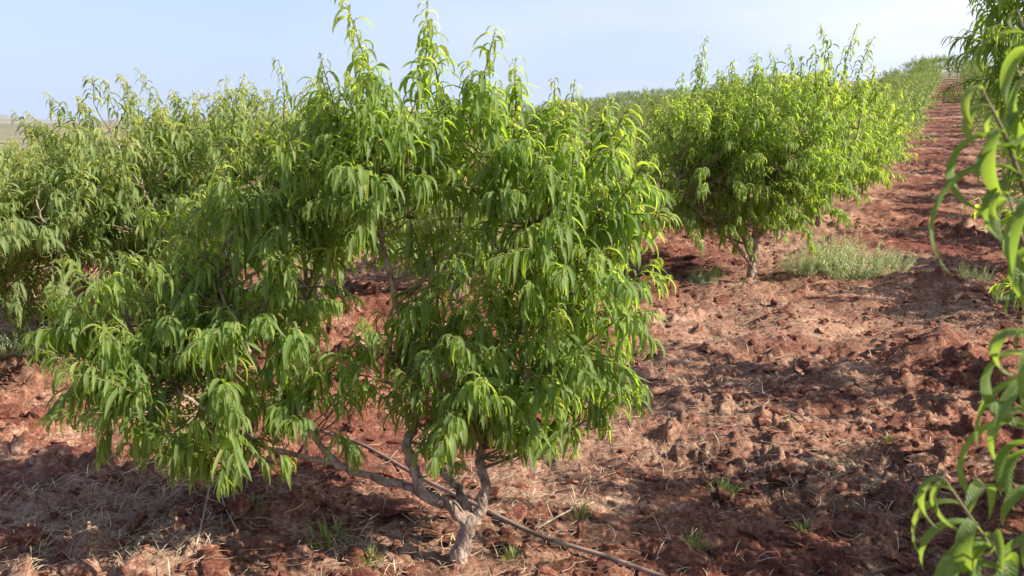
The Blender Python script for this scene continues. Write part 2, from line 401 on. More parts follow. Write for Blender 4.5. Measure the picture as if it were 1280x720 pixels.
class Tubes:
    def __init__(s): s.V = []; s.F = []; s.n = 0
    def add(s, pts, rad, sides=8, jit=0.0, rng=None):
        pts = np.asarray(pts, dtype=float); m = len(pts)
        T = np.gradient(pts, axis=0); T /= np.linalg.norm(T, axis=1)[:, None]+1e-9
        ref = np.array([0.31, 0.95, 0.05]); 
        if abs(T[0] @ ref) > 0.9: ref = np.array([0.95, -0.2, 0.2])
        rings = []
        for i in range(m):
            u = ref-T[i]*(ref @ T[i]); u /= np.linalg.norm(u); v = np.cross(T[i], u); ref = u
            a = np.arange(sides)*2*math.pi/sides
            rr = rad[i]*(1+(jit*(rng.random(sides)-0.5)*2 if jit else 0))
            rings.append(pts[i]+(np.cos(a)*rr)[:, None]*u+(np.sin(a)*rr)[:, None]*v)
        V = np.concatenate(rings)
        k = np.arange(sides); kn = (k+1) % sides
        for i in range(m-1):
            s.F.append(np.stack([s.n+i*sides+k, s.n+i*sides+kn, s.n+(i+1)*sides+kn, s.n+(i+1)*sides+k], -1))
        s.V.append(V); s.V.append(pts[-1:]+T[-1:]*rad[-1]*0.6)
        tip = s.n+m*sides
        s.F.append(np.stack([s.n+(m-1)*sides+k, s.n+(m-1)*sides+kn, np.full(sides, tip), np.full(sides, tip)], -1)[:, :3].copy())
        s.n += m*sides+1
    def build(s, name, mat, parent=None):
        q = [f for f in s.F if f.shape[1] == 4]; t = [f for f in s.F if f.shape[1] == 3]
        fl = []
        if q: fl.append(np.concatenate(q))
        if t: fl.append(np.concatenate(t))
        return mesh_np(name, np.concatenate(s.V), fl, mat, parent)
def smooth_path(pts, n=6):
    P = [np.asarray(p, dtype=float) for p in pts]
    P = [2*P[0]-P[1]]+P+[2*P[-1]-P[-2]]; out = []
    for i in range(1, len(P)-2):
        for k in range(n):
            t = k/n
            out.append(0.5*((2*P[i])+(-P[i-1]+P[i+1])*t+(2*P[i-1]-5*P[i]+4*P[i+1]-P[i+2])*t*t+(-P[i-1]+3*P[i]-3*P[i+1]+P[i+2])*t**3))
    out.append(P[-2]); return np.array(out)

def shoot(lv, tb, base, d, length, rng, leaf=0.13, spacing=0.017, droop=0.25, young=0.25, r0=0.0035, sides=5, wratio=0.17, curl=0.0, tint=0.0):
    """a leafy shoot; leaves arch out and hang down"""
    base = np.asarray(base, float); d = np.asarray(d, float); d = d/np.linalg.norm(d)
    n = max(4, int(length/0.06)); pts = [base]; p = base.copy(); dd = d.copy(); st = length/n
    for i in range(n):
        dd = dd+np.array([0, 0, -droop*(i/n)*0.35])+rng.normal(0, 0.075, 3); dd /= np.linalg.norm(dd)
        p = p+dd*st; pts.append(p)
    pts = np.array(pts)
    if tb is not None: tb.add(pts, np.linspace(r0, 0.0012, len(pts)), sides)
    nl = max(4, int(length/spacing)); k = np.arange(nl)
    t = np.minimum((k+0.5+rng.random(nl)*0.5)/nl, 0.999); j = (t*n).astype(int); f = (t*n-j)[:, None]
    pos = pts[j]*(1-f)+pts[j+1]*f
    ax = pts[j+1]-pts[j]; ax /= np.linalg.norm(ax, axis=1)[:, None]
    u = np.cross(ax, [0.3, 0.9, 0.1]); u /= np.linalg.norm(u, axis=1)[:, None]; v = np.cross(ax, u)
    az = rng.random()*6.28+np.cumsum(2.4+rng.normal(0, 0.25, nl))
    sp = (R(62-30*t) if False else np.radians(52-26*t))+rng.normal(0, 0.30, nl)
    out = u*np.cos(az)[:, None]+v*np.sin(az)[:, None]
    ld = ax*np.cos(sp)[:, None]+out*np.sin(sp)[:, None]
    size = np.where(t < 0.86, 0.75+0.45*np.sin(math.pi*np.minimum(1, t*0.95+0.15)), 0.85-2.6*(t-0.86))
    L = leaf*size*rng.uniform(0.55, 1.25, nl)
    th1 = np.radians(-92)+rng.normal(0, 0.42, nl)-curl*rng.random(nl)-np.where(rng.random(nl) < 0.35, 1.1*rng.random(nl), 0)
    age = np.clip((t-0.6)*1.6, 0, 1)*young*2+rng.random(nl)*young*0.35
    age = np.where(rng.random(nl) < 0.012, 1.0, age)
    lv.add(pos, ld, L, L*wratio*rng.uniform(0.8, 1.2, nl), th1, rng.normal(0, 0.8, nl), np.minimum(1, age), np.clip(rng.random(nl)*0.75+tint, 0, 1), rng.uniform(0.32, 0.85, nl))

def peach_tree(name_loc, seed, limbs, lobes, extra=(), leaf=0.13, spacing=0.017, nseg=6, mat='leaf', trunk_r=0.035, young=0.25, rot=0, rscale=1.0,
               sides=6, wratio=0.17, label=None, cat="tree", group=None, twigmat='twig', branch=True, slen=(0.22, 0.5)):
    """limbs: list of (points, r0, r1) local to the base. lobes: (cx,cy,cz, rx,ry,rz, n_shoots). extra: (base, tip, dense)"""
    rng = np.random.default_rng(seed)
    root = empty("peach_tree", name_loc, rot)
    tag(root, label, cat, group)
    tt = Tubes(); nodes = []
    for pts, r0, r1 in limbs:
        sp = smooth_path(pts, 6)
        sp[1:-1] += rng.normal(0, 0.004, (len(sp)-2, 3))
        rad = np.linspace(r0, r1, len(sp))*rscale*(1+0.05*np.sin(np.arange(len(sp))*0.9+seed))
        tt.add(sp, rad, 10, 0.06, rng)
        for p in sp: nodes.append(p)
    nodes = np.array([p for p in nodes if p[2] > 0.18])
    lv = Leaves(); tb = Tubes(); br = tt
    def connect(base):
        q = nodes.copy(); d = np.linalg.norm(q-base, axis=1); d = d+1.1*np.clip(q[:, 2]-base[2]+0.55*np.hypot(q[:, 0]-base[0], q[:, 1]-base[1]), 0, 5)
        a = q[np.argmin(d)]
        L = np.linalg.norm(a-base)
        if L < 0.02: return
        mid = (a+base)/2+np.array([0, 0, -0.10*L])+rng.normal(0, 0.06*L+0.004, 3)
        tb.add(smooth_path([a, mid, base], 4), np.linspace(min(0.007, 0.003+0.007*L), 0.0025, 9)*rscale, sides)
    for (cx, cy, cz, rx, ry, rz, ns) in lobes:
        for k in range(ns):
            u = rng.normal(0, 1, 3); u /= np.linalg.norm(u)
            rho = rng.uniform(0.10, 0.80)**0.7
            b = np.array([cx+rx*u[0]*rho, cy+ry*u[1]*rho, cz+rz*u[2]*rho])
            if b[2] < 0.22: b[2] = 0.22+rng.random()*0.15
            upw = 0.75 if u[2] > -0.2 else 0.25
            d = np.array([u[0], u[1], u[2]*0.5])*0.75+np.array([0, 0, upw])+rng.normal(0, 0.2, 3)
            L = rng.uniform(*slen)*min(1, 0.6+rz)
            if d[2] > 0: 
                room = (cz+rz*1.0)-b[2]; L = min(L, max(0.16, room*1.1))
            shoot(lv, tb, b, d, L, rng, leaf, spacing, droop=0.6 if u[2] < 0.1 else 0.2, young=young*(1.2 if u[2] > 0.3 else 0.5), sides=4, wratio=wratio, tint=0.12*(u[2] > 0))
            if branch: connect(b)
    for e in extra:
        b = np.asarray(e[0], float); tip = np.asarray(e[1], float); L = np.linalg.norm(tip-b)
        shoot(lv, tb, b, tip-b, L, rng, leaf*e[2], spacing*e[3], droop=0.05, young=young*1.2, r0=0.005, sides=5, wratio=wratio, curl=(0.5 if len(e) < 5 else e[4]), tint=0.1)
        if branch: connect(b)
    tt.build("trunk", M['bark'], root)
    lv.build("crown", M[mat], root, nseg=nseg, tubes=tb, tubemat=M[twigmat])
    return root

# ------------------------------------------------------------------ main tree
def px_local(base, px, py, Y): return at(px, py, Y)-base
mb = on_ground(575, 704); TRUNKS.append(mb)
t2 = on_ground(938, 352); TRUNKS.append(t2)
ground = build_ground()

MB = np.array([mb[0], mb[1], gz(*mb)-0.03])
D0 = mb[1]
S = D0/F          # metres per pixel at the tree
def ml(px, py, dy=0): return px_local(MB, px, py, D0+dy)
limbs = [
    ([ml(570, 722), ml(574, 706), ml(578, 680), ml(590, 646)], 0.040, 0.027),
    ([ml(588, 655), ml(560, 632, -0.02), ml(530, 618, -0.04), ml(516, 585, -0.02), ml(508, 553, 0), ml(518, 536, 0.03), ml(516, 480, 0.06), ml(500, 400, 0.04), ml(478, 300, 0.02), ml(470, 200, 0.0)], 0.024, 0.008),
    ([ml(556, 632, -0.02), ml(515, 612, 0.02), ml(470, 597, 0.04), ml(425, 580, 0.04), ml(370, 520, 0.02), ml(310, 440, 0), ml(270, 350, 0.05)], 0.019, 0.006),
    ([ml(425, 580, 0.04), ml(340, 560, 0.0), ml(250, 510, -0.02), ml(190, 450, 0.0)], 0.011, 0.005),
    ([ml(594, 655, 0), ml(606, 610, 0.03), ml(602, 570, 0.06), ml(618, 500, 0.08), ml(650, 400, 0.05), ml(660, 280, 0.02), ml(650, 180, 0)], 0.022, 0.007),
    ([ml(612, 520, 0.08), ml(670, 470, 0.0), ml(720, 400, -0.04), ml(750, 320, -0.04)], 0.013, 0.005),
    ([ml(590, 650, 0.0), ml(572, 610, 0.10), ml(545, 570, 0.22), ml(560, 480, 0.34), ml(570, 350, 0.38), ml(580, 220, 0.3)], 0.018, 0.006),
    ([ml(370, 520, 0.02), ml(385, 430, 0.15), ml(380, 320, 0.2), ml(370, 220, 0.15)], 0.010, 0.005),
]
def lobe(px, py, rx, ry, n, dy=0, rd=None, B=MB, D=D0, s=S):
    c = px_local(B, px, py, D+dy); return (c[0], c[1], c[2], rx*s, (rd if rd else rx*s), ry*s, n)
lobes = [
    lobe(255, 470, 150, 100, 62, 0.0, 0.36),
    lobe(330, 360, 110, 90, 40, 0.10, 0.34),
    lobe(165, 430, 70, 75, 22, 0.05, 0.25),
    lobe(640, 440, 130, 100, 60, 0.05, 0.38),
    lobe(708, 400, 66, 100, 32, -0.05, 0.26),
    lobe(700, 270, 62, 105, 34, 0.0, 0.28),
    lobe(600, 190, 85, 80, 40, 0.05, 0.32),
    lobe(500, 200, 70, 110, 36, 0.0, 0.28),
    lobe(410, 240, 60, 85, 24, 0.08, 0.28),
    lobe(545, 345, 40, 55, 10, 0.0, 0.2), lobe(400, 450, 40, 45, 6, 0.1, 0.2), lobe(748, 330, 40, 90, 20, 0, 0.22), lobe(740, 220, 35, 60, 14, 0, 0.2),
    lobe(420, 265, 50, 40, 9, 0.05, 0.2), lobe(280, 540, 90, 50, 16, -0.05, 0.25), lobe(130, 400, 45, 60, 12, 0, 0.2), lobe(400, 520, 55, 40, 12, 0.0, 0.2), lobe(270, 565, 55, 25, 9, -0.05, 0.15), lobe(615, 545, 65, 22, 10, -0.05, 0.15), lobe(725, 515, 45, 30, 9, -0.05, 0.15), lobe(170, 520, 60, 30, 9, 0, 0.2), lobe(490, 450, 40, 50, 9, -0.12, 0.12), lobe(320, 290, 70, 60, 18, 0.1, 0.25), lobe(430, 190, 50, 70, 12, 0.05, 0.2), lobe(570, 500, 60, 45, 13, -0.15, 0.15), lobe(230, 300, 70, 40, 10, 0.25, 0.25), lobe(600, 520, 70, 35, 14, 0.0, 0.22), lobe(690, 500, 60, 40, 12, 0.0, 0.2), lobe(220, 360, 80, 50, 18, 0.1, 0.25), lobe(330, 250, 60, 60, 12, 0.15, 0.2),
    lobe(540, 430, 45, 60, 10, -0.05, 0.15),
]
def ex(b, t, ls=1.0, sp=1.0, dy=0): return (ml(b[0], b[1], dy), ml(t[0], t[1], dy), ls, sp)
extra = [ex((478, 190), (452, -10), 1.05, 1.05, -0.05), ex((500, 200), (480, 30), 1.05, 1, -0.1), ex((430, 220), (405, 65), 1.0, 1, -0.05),
         ex((560, 160), (556, 0), 1.1, 1, 0), ex((600, 170), (598, 30), 1.1, 1, -0.1), ex((640, 200), (652, 75), 1.0, 1, 0), ex((690, 210), (700, 95), 0.9, 1, 0),
         ex((365, 240), (342, 75), 0.9, 1, 0.05), ex((520, 150), (525, 25), 1.0, 1, 0.1), ex((700, 190), (722, 100), 0.8, 1, 0.05), ex((395, 200), (388, 110), 0.9, 1, 0.1),
         ex((250, 560), (262, 575), 1.0, 0.25, -0.1), ex((270, 590), (285, 590), 0.9, 0.2, -0.1), ex((560, 535), (590, 540), 0.9, 0.4, -0.05), ex((480, 500), (500, 480), 0.9, 0.5, 0.0), ex((700, 520), (690, 540), 0.9, 0.3, -0.05), ex((220, 530), (240, 565), 1.0, 0.5, -0.05), ex((350, 570), (358, 575), 0.9, 0.2, -0.15), ex((735, 500), (762, 525), 1.0, 0.4, -0.1),
         ex((610, 530), (628, 535), 0.9, 0.25, -0.15), ex((650, 530), (665, 535), 0.9, 0.3, -0.1), ex((555, 580), (572, 578), 0.7, 0.3, -0.15), ex((768, 310), (782, 300), 0.9, 0.3, 0),
         ex((758, 390), (775, 360), 1.0, 0.6, -0.05), ex((120, 440), (110, 400), 1.0, 0.6, 0), ex((150, 480), (135, 460), 1.0, 0.5, 0), ex((460, 450), (445, 420), 0.8, 0.6, 0.1)]
peach_tree(tuple(MB), 11, limbs, lobes, extra, leaf=0.098, spacing=0.0080, nseg=6, wratio=0.135, mat='leaf', young=0.3, slen=(0.16, 0.40),
           label="large wide peach tree in front, pale forked limbs low on its trunk")

# ------------------------------------------------------------------ second tree
TB = np.array([t2[0], t2[1], gz(*t2)-0.04]); D2 = t2[1]; S2 = D2/F
def tl(px, py, dy=0): return px_local(TB, px, py, D2+dy)
limbs2 = [([tl(938, 356), tl(941, 330), tl(944, 300), tl(950, 270)], 0.050, 0.034),
          ([tl(941, 325), tl(930, 300), tl(915, 270), tl(880, 200), tl(870, 120)], 0.026, 0.01),
          ([tl(944, 300), tl(965, 270), tl(1000, 220), tl(1040, 140)], 0.026, 0.01),
          ([tl(950, 280), tl(950, 230, 0.3), tl(940, 150, 0.3)], 0.024, 0.01),
          ([tl(940, 335), tl(915, 300, -0.2), tl(860, 250, -0.3), tl(840, 200, -0.3)], 0.02, 0.008),
          ([tl(945, 300), tl(980, 260, -0.3), tl(1010, 200, -0.4), tl(1000, 130, -0.4)], 0.02, 0.008),
          ([tl(950, 290), tl(1000, 270, 0.2), tl(1060, 200, 0.3), tl(1080, 120, 0.3)], 0.02, 0.008)]
def lobe2(px, py, rx, ry, n, dy=0, rd=None): return lobe(px, py, rx, ry, n, dy, rd, TB, D2, S2)
lobes2 = [lobe2(905, 205, 88, 80, 56, -0.5, 0.35), lobe2(985, 180, 75, 80, 50, -0.5, 0.35), lobe2(850, 235, 50, 50, 24, -0.2, 0.4), lobe2(925, 225, 95, 62, 95, 0, 0.75), lobe2(860, 190, 58, 70, 50, 0.1, 0.6), lobe2(960, 150, 85, 60, 70, 0, 0.75),
          lobe2(1022, 165, 56, 72, 56, 0.2, 0.55), lobe2(1000, 245, 52, 40, 34, -0.1, 0.5), lobe2(900, 265, 70, 30, 44, 0, 0.5), lobe2(1070, 150, 26, 50, 14, 0.4, 0.4)]
extra2 = [(tl(a, b, c), tl(d, e, c), 1.0, 1.0) for a, b, d, e, c in
          ((868, 130, 864, 42, 0), (885, 120, 882, 70, .1), (915, 110, 912, 75, 0), (945, 110, 945, 65, .1), (1000, 100, 1002, 70, 0), (1035, 100, 1038, 25, 0),
           (1052, 100, 1056, 28, .2), (1072, 110, 1080, 45, .2), (970, 100, 972, 60, .2), (1020, 110, 1022, 55, -.3), (820, 150, 818, 105, .2), (1095, 130, 1100, 80, .3), (850, 140, 852, 90, -.2), (990, 120, 988, 55, -.2))]
peach_tree(tuple(TB), 5, limbs2, lobes2, extra2, leaf=0.115, spacing=0.0115, nseg=4, mat='leaf', young=0.3, wratio=0.16, sides=4, slen=(0.25, 0.55),
           label="peach tree with bare forked trunk right of the front tree, weeds at its foot")

# ------------------------------------------------------------------ near right tree (only a few shoots reach into the frame)
def shape_tree(seed, h, r, trunk=0.45, nl=5, ns=150):
    """a generic vase-shaped orchard tree: limbs and lobes"""
    rng = np.random.default_rng(seed); limbs = [([(0, 0, -0.05), (0.01, 0.0, trunk*0.5), (0.0, 0.02, trunk)], 0.045, 0.034)]; lobes = []
    for k in range(nl):
        a = k*2*math.pi/nl+rng.normal(0, 0.25); e = r*rng.uniform(0.45, 0.65)
        c = (math.cos(a)*e, math.sin(a)*e, h*rng.uniform(0.52, 0.66))
        limbs.append(([(0, 0, trunk*0.85), (c[0]*0.45, c[1]*0.45, trunk+0.15), (c[0]*0.9, c[1]*0.9, c[2]), (c[0]*1.05, c[1]*1.05, c[2]+h*0.12)], 0.022, 0.004))
        rr = r*rng.uniform(0.42, 0.56)
        lobes.append((c[0], c[1], c[2], rr, rr, h*rng.uniform(0.22, 0.30), int(ns/nl)))
    lobes.append((0, 0, h*0.62, r*0.5, r*0.5, h*0.25, int(ns/nl)))
    lobes.append((0, 0, h*0.37, r*0.8, r*0.8, h*0.16, int(1.5*ns/nl)))
    ex = []
    for k in range(12):
        a = rng.random()*6.28; q = r*rng.uniform(0.1, 0.75); hh = h*rng.uniform(0.86, 1.02)
        b = np.array([math.cos(a)*q, math.sin(a)*q, h*0.66]); ex.append((b, b+np.array([rng.normal(0, .12), rng.normal(0, .12), (hh-h*0.66)*rng.uniform(0.75, 1.0)]), 0.95, 1.0))
    return limbs, lobes, ex
nb = (1.95, 1.25); NB = np.array([nb[0], nb[1], gz(*nb)-0.03])
l_, lo_, ex_ = shape_tree(31, 1.9, 0.95, ns=110)
lo_ = [q for q in lo_ if q[0] > -0.2 and q[3] < 0.6]; ex_ = []
def nl_(px, py, Y): return at(px, py, Y)-NB
fgx = [(nl_(1330, 620, 1.05), nl_(1262, 390, 1.0), 1.15, 1.0), (nl_(1330, 820, 1.05), nl_(1262, 560, 1.0), 1.15, 1.0),
       (nl_(1310, 330, 1.1), nl_(1250, 110, 1.05), 1.2, 1.2), (nl_(1335, 200, 1.1), nl_(1275, 10, 1.1), 1.0, 1.1),
       (nl_(1310, 800, 1.0), nl_(1210, 690, 1.0), 1.0, 1.0), (nl_(1320, 760, 1.15), nl_(1245, 440, 1.1), 1.05, 1.5), (nl_(1300, 380, 1.2), nl_(1262, 240, 1.2), 1.0, 1.3)]
l_.append(([(0, 0, 0.4), nl_(1500, 800, 1.15), nl_(1360, 780, 1.08), nl_(1320, 600, 1.05), nl_(1310, 400, 1.02)], 0.018, 0.006))
fgx = [tuple(e)+(1.8,) for e in fgx]
peach_tree(tuple(NB), 77, l_, lo_, fgx, leaf=0.125, spacing=0.015, nseg=12, mat='leaf_near', young=0.2, wratio=0.15, sides=6,
           label="peach tree nearest the camera, its curling bright leaves reaching in at the right edge")

# ------------------------------------------------------------------ orchard rows, copied from a few individuals
ORD = ["first", "second", "third", "fourth", "fifth", "sixth", "seventh", "eighth", "ninth", "tenth"]
HIDE = (0, 0, -1000)
protos_mid = []; protos_far = []
for i, (sd, h, r) in enumerate(((101, 1.75, 0.95), (102, 1.95, 1.0), (103, 1.65, 0.9))):
    l_, lo_, ex_ = shape_tree(sd, h, r, ns=150)
    protos_mid.append(peach_tree((0, 0, 0), sd, l_, lo_, ex_, leaf=0.112, spacing=0.0105, nseg=4, mat='leaf_dusty', young=0.5, wratio=0.15, sides=4, rscale=1))
for i, (sd, h, r) in enumerate(((111, 1.8, 1.0), (112, 2.0, 1.05))):
    l_, lo_, ex_ = shape_tree(sd, h, r, ns=150)
    protos_mid.append(peach_tree((0, 0, 0), sd, l_, lo_, ex_, leaf=0.13, spacing=0.016, nseg=4, mat='leaf', young=0.3, wratio=0.16, sides=4, rscale=1))
for i, (sd, h, r) in enumerate(((121, 1.85, 1.15), (122, 2.05, 1.2), (123, 1.7, 1.1))):
    l_, lo_, ex_ = shape_tree(sd, h, r, ns=80)
    protos_far.append(peach_tree((0, 0, 0), sd, l_, lo_, ex_, leaf=0.17, spacing=0.034, nseg=2, mat='leaf_far', young=0.35, wratio=0.26, sides=3, branch=False))
used = set()
rs = random.Random(4)
def place(proto, x, y, label, group, scale=1.0, rz=None):
    if proto.name in used: o = copy_tree(proto)
    else: used.add(proto.name); o = proto
    o.location = (x, y, gz(x, y)-0.03); o.rotation_euler = (0, 0, rs.random()*6.28 if rz is None else rz)
    o.scale = (scale, scale, scale*rs.uniform(0.93, 1.07))
    o["label"] = label; o["group"] = group; o["category"] = "tree"
    return o
def visible(x, y):
    if y < 1: return False
    px = 640+F*x/y; m = 1.5*F/y
    return -m < px < 1280+m
def far_fill(offs, s0, s1, step, side, group, nnamed, first_far=22, base_scale=1.0, kinds=(3, 4), start_ord=0):
    s = s0; k = start_ord
    while s < s1:
        x, y = rowpt(s+rs.uniform(-0.2, 0.2), offs+rs.uniform(-0.15, 0.15))
        if visible(x, y):
            d = math.hypot(x, y)
            pr = protos_mid[kinds[k % len(kinds)]] if d < first_far else protos_far[rs.randrange(3)]
            lab = (f"{ORD[k]} peach tree of the {side}, nearest first" if k < nnamed and k < 10
                   else f"small distant peach tree far along the {side}")
            place(pr, x, y, lab, group, base_scale*rs.uniform(0.9, 1.08)); k += 1
        s += step*rs.uniform(0.93, 1.07)
# row C: the pale sunlit trees behind and left of the main tree
sC = [(-60, 480, 0.93, 0), (135, 450, 1.06, 2), (268, 430, 1.05, 1), (400, 400, 1.02, 0), (540, 372, 0.85, 2), (680, 350, 0.80, 1)]
labC = ["pale yellow-green peach tree cut off by the left edge behind the front tree", "peach tree with pale drooping tips, second from the left edge in the row behind",
        "tall pale-topped peach tree behind the left part of the big front tree", "peach tree behind the big front tree, seen through the gap left of its middle",
        "peach tree mostly hidden directly behind the big front tree's middle", "peach tree behind the right half of the big front tree's crown"]
for (px, py, scl, kd), lb in zip(sC, labC):
    x, y = on_ground(px, py)
    place(protos_mid[kd], x, y, lb, "peach trees in the row behind the front tree", scl)
sx, so = row_so(*on_ground(680, 350))
far_fill(so, sx+1.9, 75, 2.3, "row just left of the second tree", "peach trees in the row left of the second tree", 5, 20, 0.78)
# row B beyond the second tree
s2, o2 = row_so(*t2)
far_fill(o2, s2+4.6, 80, 2.3, "row behind the second tree", "peach trees along the left side of the alley", 8, 22, 1.0)
# row A on the right of the alley
GA = "peach trees along the right side of the alley"
place(protos_mid[4], 2.9, 2.75, "peach tree just right of the frame, second along the right side of the alley", GA, 1.0, 1.0)
CX, CY = 3.35, 4.55; CT = np.array([CX, CY, gz(CX, CY)-0.03])
def cl(px, py, Y): return at(px, py, Y)-CT
SC = 4.4/F
cl_limbs = [([(0, 0, 0), (0, 0.02, 0.3), (0, 0, 0.55)], 0.05, 0.035), ([(0, 0, 0.5), (-0.3, -0.05, 0.95), (-0.6, -0.1, 1.4), cl(1290, 0, 4.4)], 0.025, 0.008),
            ([(0, 0, 0.5), (0.1, 0.3, 1.0), (0.1, 0.5, 1.7)], 0.025, 0.008), ([(0, 0, 0.5), (0.35, -0.2, 1.0), (0.5, -0.3, 1.7)], 0.025, 0.008)]
cl_lobes = [lobe(1318, 40, 72, 95, 44, 0, 0.4, CT, 4.4, SC), lobe(1330, -70, 80, 80, 34, 0, 0.4, CT, 4.4, SC), lobe(1350, 150, 95, 80, 34, 0, 0.4, CT, 4.4, SC),
            (0.1, 0.3, 1.4, 0.5, 0.4, 0.4, 26), (0.5, -0.2, 1.3, 0.45, 0.4, 0.4, 22), (0.45, 0.1, 0.9, 0.4, 0.4, 0.25, 18)]
cl_ex = [(cl(1262, 110, 4.4), cl(1245, -10, 4.4), 1, 1), (cl(1270, 60, 4.3), cl(1250, -60, 4.3), 1, 1), (cl(1290, 60, 4.5), cl(1285, -80, 4.5), 1, 1)]
peach_tree(tuple(CT), 91, cl_limbs, cl_lobes, cl_ex, leaf=0.115, spacing=0.011, nseg=5, mat='leaf', young=0.3, wratio=0.15, sides=4,
           label="tall peach tree in the top right corner above the near curling leaves", group=GA)
place(protos_mid[3], 5.25, 7.1, "dark peach tree right of the alley, next behind the corner tree", GA, 0.95, 3.0)
far_fill(1.75, 10.4, 80, 2.5, "row right of the alley", GA, 6, 22, 0.9)
for k, (ps, po) in enumerate(((80, -2.6), (80.5, -0.8), (80, 0.9), (83, -1.8), (83.5, 0.1), (83, 2.4))):
    x, y = rowpt(ps, po)
    place(protos_far[k % 3], x, y, "tiny far peach tree closing the top of the alley on the skyline", "peach trees across the top of the alley", 1.0)
for off, ss in ((5.6, 22), (9.4, 30), (13.2, 36)):
    far_fill(off, ss, 80, 2.9, "rows right of the alley", "distant peach trees of the rows on the right", 0, 14, 1.0, (0, 3))
for i, off in enumerate((-9.3, -13, -16.8, -21, -25)):
    far_fill(off, 7+i*3, 80, 2.9, ["third row left of the alley", "fourth row left of the alley", "fifth row left of the alley", "sixth row left of the alley", "seventh row left of the alley"][i],
             "distant peach trees of the rows on the left", 0, 14, 0.85, (0, 3))
for o in protos_mid+protos_far:
    if o.name not in used:
        for c in list(o.children): bpy.data.objects.remove(c)
        bpy.data.objects.remove(o)

# ------------------------------------------------------------------ distant hills
def hills():
    n = 220; th = np.linspace(-0.75, 0.75, n); V = []; rows = 8
    for j in range(rows):
        t = j/(rows-1); rr = 900+500*t
        h = (2+22*np.clip(fbm(th*7+3, th*0+0.5, 5, 4)-0.25, 0, 1))*math.sin(math.pi*min(1, t*1.0))**0.8 - (1.0 if j in (0, rows-1) else 0)
        V.append(np.stack([rr*np.sin(th), rr*np.cos(th), h], -1))
    V = np.concatenate(V); idx = np.arange(rows*n).reshape(rows, n)
    q = np.stack([idx[:-1, :-1], idx[:-1, 1:], idx[1:, 1:], idx[1:, :-1]], -1).reshape(-1, 4)
    o = mesh_np("hills", V, q, plain("dry_hill_earth", (0.26, 0.24, 0.21), 1, 0.2, 0.02)); tag(o, kind="structure")
hills()

# ------------------------------------------------------------------ loose clods (stuff) and big clods (things)
def ico():
    import bmesh
    bm = bmesh.new(); bmesh.ops.create_icosphere(bm, subdivisions=1, radius=1)
    V = np.array([v.co[:] for v in bm.verts]); Fc = np.array([[v.index for v in f.verts] for f in bm.faces]); bm.free(); return V, Fc
IV, IF = ico()

def clod_shape(rng, r, lump=0.35):
    V = IV.copy()
    for k in range(5):
        d = rng.normal(0, 1, 3); d /= np.linalg.norm(d)
        V += d*np.clip((V @ d)-rng.uniform(0.1, 0.6), -1, 1)[:, None]*rng.uniform(-0.7, lump)
    V += rng.normal(0, 0.11, V.shape)
    return V*np.array([rng.uniform(0.8, 1.3), rng.uniform(0.8, 1.2), rng.uniform(0.55, 0.85)])*r
def scatter_clods(n, seed):
    rng = np.random.default_rng(seed); Vs = []; Fs = []; k = 0
    r = 1.6+13*rng.random(n*6)**1.4; a = rng.uniform(-0.66, 0.72, n*6); X, Y = r*np.sin(a), r*np.cos(a)
    ok = rng.random(n*6) < vnoise(X*1.3, Y*1.3, 200)**1.5*1.6
    for q in TRUNKS: ok &= np.hypot(X-q[0], Y-q[1]) > 0.15
    P = np.stack([X[ok], Y[ok]], -1)[:n]; Z = ground_z(P[:, 0], P[:, 1])
    for (x, y), z in zip(P, Z):
        r = min(0.085, 0.007+0.010*rng.exponential(1.0)+(rng.random() < 0.05)*rng.uniform(0.015, 0.045)); V = clod_shape(rng, r)
        Vs.append(V+np.array([x, y, z+r*0.15])); Fs.append(IF+k); k += len(IV)
    o = mesh_np("loose_clods", np.concatenate(Vs), np.concatenate(Fs), M['clod'], smooth=False)
    tag(o, kind="stuff", label="loose red earth clods strewn over the tilled ground", cat="clods")
scatter_clods(16000, 8)
rng = np.random.default_rng(60)
for px, py, r, lb in ((232, 585, 0.045, "reddish clod at the left, just below the drooping leaves of the front tree"), (288, 590, 0.03, "small orange-red clod under the lowest left leaves of the front tree"),
                      (955, 545, 0.055, "dark clod lying right of the front tree in the middle of the bare soil"), (1003, 605, 0.05, "pointed reddish clod alone in the lower right soil"),
                      (815, 485, 0.06, "rounded purple-brown clod in shade right of the front tree's crown"), (1135, 440, 0.16, "big dark red lump of earth on the tilled soil at the right"),
                      (905, 508, 0.05, "reddish clod between pale straw patches right of the front tree"), (865, 535, 0.045, "flat red clod at the upper left of the lower shadow"),
                      (1190, 455, 0.12, "second large earth lump, right of the biggest one in the shadow band"), (885, 710, 0.05, "clod at the bottom edge right of the pipe end")):
    x, y = on_ground(px, py)
    V = clod_shape(rng, r); o = mesh_np("earth_clod", V, IF, M['clod'], smooth=False); o.location = (x, y, gz(x, y)+r*0.2)
    tag(o, lb, "clod", "large clods of red earth")

